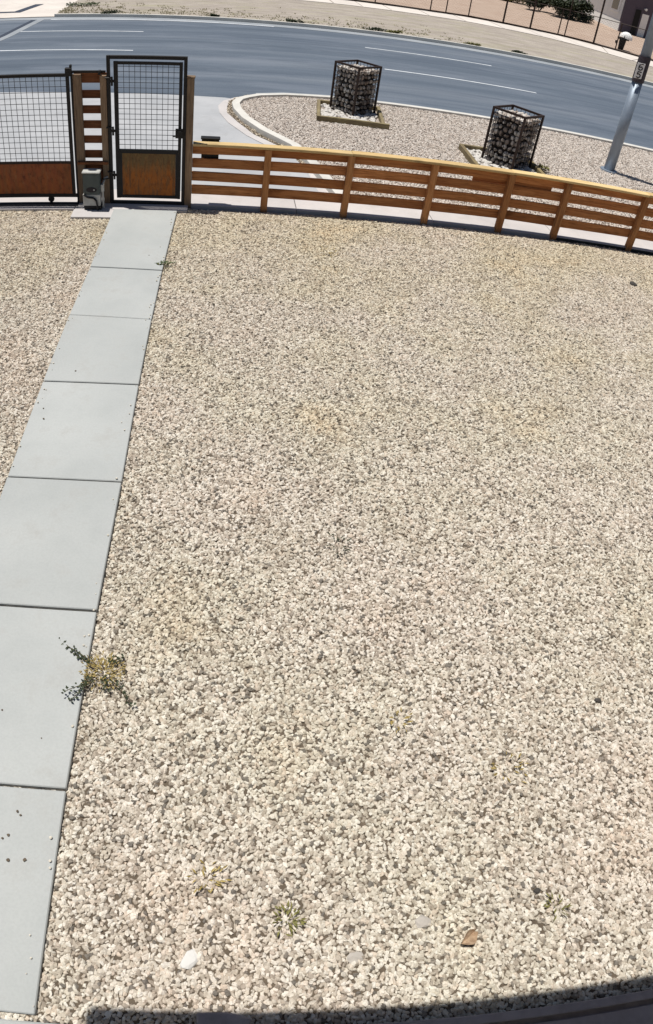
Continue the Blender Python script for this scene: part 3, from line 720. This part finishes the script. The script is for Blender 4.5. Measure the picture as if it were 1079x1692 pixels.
wall(MB(), Q1 + dq * 1.42 - Vector((0, .03)), Q1 + dq * 1.95 - Vector((0, .03)), -.05, 1.7, -.03).build('white_door', M['white'], ga, GA)
MB().bar((Q1.x + dq.x * 1.5, Q1.y + dq.y * 1.5 - .25, 2.05), (Q1.x + dq.x * 1.5, Q1.y + dq.y * 1.5, 2.05), .1, 8, .06).build('wall_light', M['white'], ga, GA)
wall(MB(), Q1 - Vector((.2, .4)), Q2 - Vector((-.2, .4)), 4.41, 4.65, -6).build('roof', M['roofing'], ga, GA)

bn = thing('covered_stand', 'white dome cover on a black stand behind the far wire fence', 'covered stand', (23.85, 31.9, 0), -.3)
dome = MB(); nA, nB = 18, 6
for j in range(nB + 1):
    ph = j / nB * math.pi / 2
    for i in range(nA):
        t = 6.283 * i / nA; dome.v.append((.40 * math.cos(ph) * math.cos(t), .32 * math.cos(ph) * math.sin(t), .68 + .36 * math.sin(ph)))
for j in range(nB):
    for i in range(nA): dome.f.append((j * nA + i, j * nA + (i + 1) % nA, (j + 1) * nA + (i + 1) % nA, (j + 1) * nA + i))
dome.f.append(tuple(range(nA))[::-1])
dm = dome.build('dome_cover', M['white'], bn); dm.rotation_euler = (0, .18, 0)
MB().bar((0, 0, -.02), (0, 0, .675), .16, 10, .22).build('stand_body', M['boxblack'], bn)
MB().box(-.30, .30, -.26, .26, .57, .66).build('shelf', M['boxblack'], bn, bevel=.02)
MB().tube([(-.30, -.05, .30), (-.36, -.05, .30), (-.38, -.05, .45)], .05, 6).build('arm', M['boxblack'], bn)
MB().bar((-.02, -.34, .6), (-.02, -.30, .86), .035, 5, .01).build('front_bracket', M['boxblack'], bn)

# ---------------------------------------------------------------- plants
def crown(rx_, ry_, rz_, n, L, seed, z0):
    rr = random.Random(seed); mb = MB()
    cl = [(rr.uniform(-.75, .75), rr.uniform(-.75, .75), rr.uniform(-.5, .6), rr.uniform(.3, .55)) for _ in range(9)]
    while n > 0:
        c = rr.choice(cl); d = Vector((rr.gauss(0, 1), rr.gauss(0, 1), rr.gauss(0, 1))).normalized() * rr.random() ** .4 * c[3]
        p = Vector(((c[0] + d.x) * rx_, (c[1] + d.y) * ry_, z0 + rz_ * (.75 + c[2] + d.z)))
        if p.z < .02: continue
        mb.leaf(p, (rr.gauss(0, 1), rr.gauss(0, 1), rr.gauss(0, .7)), (rr.gauss(0, .6), rr.gauss(0, .6), 1), L * rr.uniform(.6, 1.3), L * .55); n -= 1
    return mb
def shrub(name, label, cat, loc, r, n, L, seed, mat, group=None):
    t = thing(name, label, cat, loc, 0, group)
    crown(r[0], r[1], r[2], n, L, seed, .05).build('crown', M[mat], t)
    rr = random.Random(seed); tr_ = MB()
    for _ in range(5):
        a = rr.uniform(0, 6.28); tr_.tube([(0, 0, -.05), (r[0] * .25 * math.cos(a), r[1] * .25 * math.sin(a), r[2] * .7), (r[0] * .6 * math.cos(a), r[1] * .6 * math.sin(a), r[2] * 1.3)], .02 + r[2] * .02, 5, .4)
    tr_.build('trunk', M['stem'], t); return t
shrub('bush', 'large dark green bush left of the white house, nearest the window side', 'bush', (28.4, 47.6, 0), (1.3, 1.1, .9), 2600, .22, 21, 'leaf_dark', 'dark bushes beside the white house')
shrub('bush', 'dark green bush left of the white house, middle of the row', 'bush', (26.4, 47.0, 0), (1.2, 1.0, .8), 2400, .22, 22, 'leaf_dark', 'dark bushes beside the white house')
shrub('bush', 'dark green bush at the left end of the row beside the white house', 'bush', (25.6, 49.0, 0), (1.5, 1.2, .8), 2400, .22, 23, 'leaf_dark', 'dark bushes beside the white house')
shrub('bush', 'pale olive bush farthest left in the yard behind the wire fence', 'bush', (25.4, 53.5, 0), (1.6, 1.2, .6), 1800, .22, 24, 'leaf_olive')
vb = [(-3.35, 21.9, .42, .06, 'leaf_dark', 'low dark weed on the far kerb, leftmost above the tall gate'), (.9, 21.7, .18, .05, 'leaf_dark', 'small dark weed on the far kerb in the middle of the verge'),
      (4.1, 21.5, .34, .07, 'leaf_dark', 'dark weed clump on the far kerb above the left gabion'), (7.3, 21.33, .55, .06, 'leaf_dark', 'wide dark weed clump on the far kerb beside the lane lines'),
      (8.1, 21.3, .36, .05, 'leaf_olive', 'olive weed tuft right of the wide dark clump on the far kerb'), (11.3, 21.0, .35, .035, 'leaf_olive', 'flat olive weed along the far kerb right of centre'),
      (13.4, 20.85, .40, .04, 'leaf_dark', 'flat dark weed along the far kerb near the metal pole'), (-4.9, 24.9, .75, .07, 'leaf_green', 'green weed clump beside the concrete apron at far left')]
for i, (x, y, r, h, mt, lab) in enumerate(vb):
    shrub('verge_weed', lab, 'weed', (x, y, -.03), (r, r * .4, h), 420, .075, 30 + i, mt, 'weeds along the far kerb')
shrub('weed', 'green weed at the right foot of the right gabion pillar', 'weed', (7.45, 3.72, -.03), (.15, .12, .05), 160, .05, 51, 'leaf_olive')

def sprig(mb, st, p, ang, L, rr, leafL, lift=.25):
    pts = [Vector(p)]; d = Vector((math.cos(ang), math.sin(ang), lift)).normalized(); k = 7
    for i in range(k):
        d = (d + Vector((rr.gauss(0, .18), rr.gauss(0, .18), -.07))).normalized()
        q = pts[-1] + d * L / k; q.z = max(q.z, .012 + p[2] * 0); pts.append(q)
    st.tube(pts, .0045, 4, .4)
    for i, q in enumerate(pts[1:]):
        for s_ in range(3):
            a = rr.uniform(0, 6.28)
            mb.leaf(q + Vector((rr.gauss(0, .006), rr.gauss(0, .006), rr.uniform(0, .008))), (math.cos(a), math.sin(a), rr.uniform(-.1, .7)), (rr.gauss(0, .4), rr.gauss(0, .4), 1), leafL * rr.uniform(.6, 1.2), leafL * .55)
def weed(name, label, loc, arms, core_n, core_r, seed, leafL=.035, coremat='leaf_dry', armmat='leaf_dark', group=None):
    rr = random.Random(seed); t = thing(name, label, 'weed', loc, 0, group)
    for ang, L, off in arms:
        mb = MB(); st = MB(); sprig(mb, st, (off * math.cos(ang), off * math.sin(ang), .02), ang, L, rr, leafL)
        s_ = st.build('stem', M['stem'], t); mb.build('foliage', M[armmat], s_)
    mb = MB()
    for _ in range(core_n):
        a = rr.uniform(0, 6.28); q = core_r * rr.random() ** .6
        mb.leaf((q * math.cos(a), q * math.sin(a), rr.uniform(0, .03)), (math.cos(a + rr.gauss(0, .6)), math.sin(a + rr.gauss(0, .6)), rr.uniform(-.1, .9)), (rr.gauss(0, .6), rr.gauss(0, .6), 1), leafL * rr.uniform(.7, 1.6), leafL * .33)
    if core_n: stuff(mb.build('dry_foliage', M[coremat], t))
    return t
weed('weed_plant', 'sprawling weed with dark sprigs and yellow centre on the path edge', (.345, -7.45, -.02),
     [(2.42, .32, .06), (2.75, .2, .08), (-2.5, .22, .08), (-2.1, .22, .08), (-.85, .25, .08), (.9, .10, .06), (-1.4, .12, .03)], 260, .13, 61, .027)
weed('weed_plant', 'small green weed at the path edge near the gate, by the first joint', (.41, -1.86, -.02),
     [(3.0, .10, .02), (2.3, .08, .02), (.4, .12, .02), (1.4, .08, .02)], 40, .09, 62, .028, 'leaf_olive', 'leaf_green')
tuf = [((1.43, -8.94), 46, .07, 'leaf_olive', 'olive weed tuft in the gravel near the bottom edge'),
       ((1.02, -8.72), 26, .09, 'leaf_dry', 'thin yellow dry tuft left of the olive one near the bottom'),
       ((2.95, -8.95), 22, .06, 'leaf_olive', 'small olive tuft in the gravel at lower right'),
       ((2.85, -8.1), 26, .10, 'leaf_dry', 'yellowish dry tuft in the gravel at right above the leaf'),
       ((1.95, -6.3), 24, .09, 'leaf_dark', 'dark twiggy tuft in the middle of the gravel'),
       ((2.2, -7.75), 20, .08, 'leaf_dry', 'faint yellow dry tuft right of the middle of the gravel'),
       ((2.5, -1.2), 30, .14, 'leaf_dry', 'dry tuft in the gravel just in front of the fence')]
for i, ((x, y), n, r, mt, lab) in enumerate(tuf):
    weed('dry_tuft', lab, (x, y, GZ + .015), [], n, r, 80 + i, .035, mt, 'leaf_dark', 'small tufts growing through the gravel')

stuff(tag(GR.build('dry_grass', M['leaf_verge']), 'sparse yellow green dry grass on the far verge', 'grass'))

# ---------------------------------------------------------------- litter and odd stones
def litter(name, label, cat, x, y, r, seed, mat, flat=.5, z=0.0, rz=0.0):
    me = rock_mesh(name, seed, mat, r, 2, flat, .9); o = bpy.data.objects.new(name, me); C.objects.link(o)
    o.location = (x, y, GZ + .02 + z); o.rotation_euler = (.1, .15, rz); o.scale = (1.25, .8, 1); tag(o, label, cat); return o
M['chalk'] = plain('chalky_stone', (0.60, 0.59, 0.57), 0.9, 0, 0.2, 0.08)
M['greystone'] = plain('grey_stone', (0.40, 0.37, 0.335), 0.9, 0, 0.2, 0.12)
M['darkstone'] = plain('dark_stone', (0.06, 0.055, 0.05), 0.9, 0, 0.2, 0.2)
litter('stone', 'chalk white angular stone in the gravel near the path foot', 'stone', .935, -9.14, .052, 201, M['chalk'], .42, -.012, .9)
litter('stone', 'flat grey stone in the gravel low in the middle', 'stone', 1.78, -9.14, .042, 202, M['greystone'], .35, -.012)
litter('stone', 'flat grey stone in the gravel right of middle, above the brown leaf', 'stone', 2.16, -8.97, .045, 203, M['greystone'], .35, -.012)
litter('stone', 'tiny black stone by the right edge of the yard gravel', 'stone', 3.63, -7.64, .024, 204, M['darkstone'])
litter('stone', 'black stone near the fence at the right edge', 'stone', 7.03, -1.11, .06, 205, M['darkstone'])
litter('stone', 'small black stone in the gravel at lower right', 'stone', 2.85, -8.85, .020, 206, M['darkstone'])
bl = MB(); n = 6
for i in range(n + 1):
    for j in range(5):
        u, v = i / n, j / 4 - .5
        wdt = .05 * math.sin(math.pi * min(1, u * .93 + .04)) + .006
        bl.v.append(((u - .5) * .14, v * 2 * wdt, .018 + .028 * abs(v * 2) ** 1.6 + .012 * math.sin(u * 5)))
for i in range(n):
    for j in range(4): bl.f.append((i * 5 + j, i * 5 + j + 1, (i + 1) * 5 + j + 1, (i + 1) * 5 + j))
b2 = bl.build('dry_leaf', M['brownleaf']); b2.location = (2.39, -9.07, GZ + .015); b2.rotation_euler = (.25, .1, .55); b2.scale = (.85, .7, 1); tag(b2, 'curled brown dry leaf lying on the gravel at lower right', 'leaf')

# ---------------------------------------------------------------- the house the camera looks out from
hs = thing('house_front', 'house front with porch eave shading the gravel along the bottom edge', 'house', (3, -10.2, 0))
HS = (3, -10.2, 0)
MB().box(-.2, 11, -10.6, -10.25, -.1, 4.04).build('wall', M['stucco'], hs, HS)
MB().box(-.45, 11.5, -10.7, -8.985, 4.07, 4.22).build('soffit', M['deck'], hs, HS)
MB().box(-.45, 11.5, -8.984, -8.955, 4.05, 4.24).build('fascia', M['deck'], hs, HS)
MB().box(-.47, 11.6, -10.9, -8.90, 4.241, 4.30).build('roof', M['roofing'], hs, HS)
pc = struct(MB().box(1.22, 11, -10.24, -9.475, -.12, .0).build('porch', M['deck'], bevel=.006))
MB().box(1.2, 11, -9.525, -9.478, .002, .05).build('edge_board', M['deck'], pc, bevel=.004)
for i in range(4): MB().box(1.2, 11, -9.69 - i * .15, -9.553 - i * .15, .002, .03).build('board', M['deck'], pc, bevel=.004)
MB().prism([(.97, -9.405), (1.12, -9.402), (1.235, -9.43), (1.2, -9.62), (.98, -9.6)], GZ - .02, .03).build('paver', M['deck'], pc, bevel=.008)
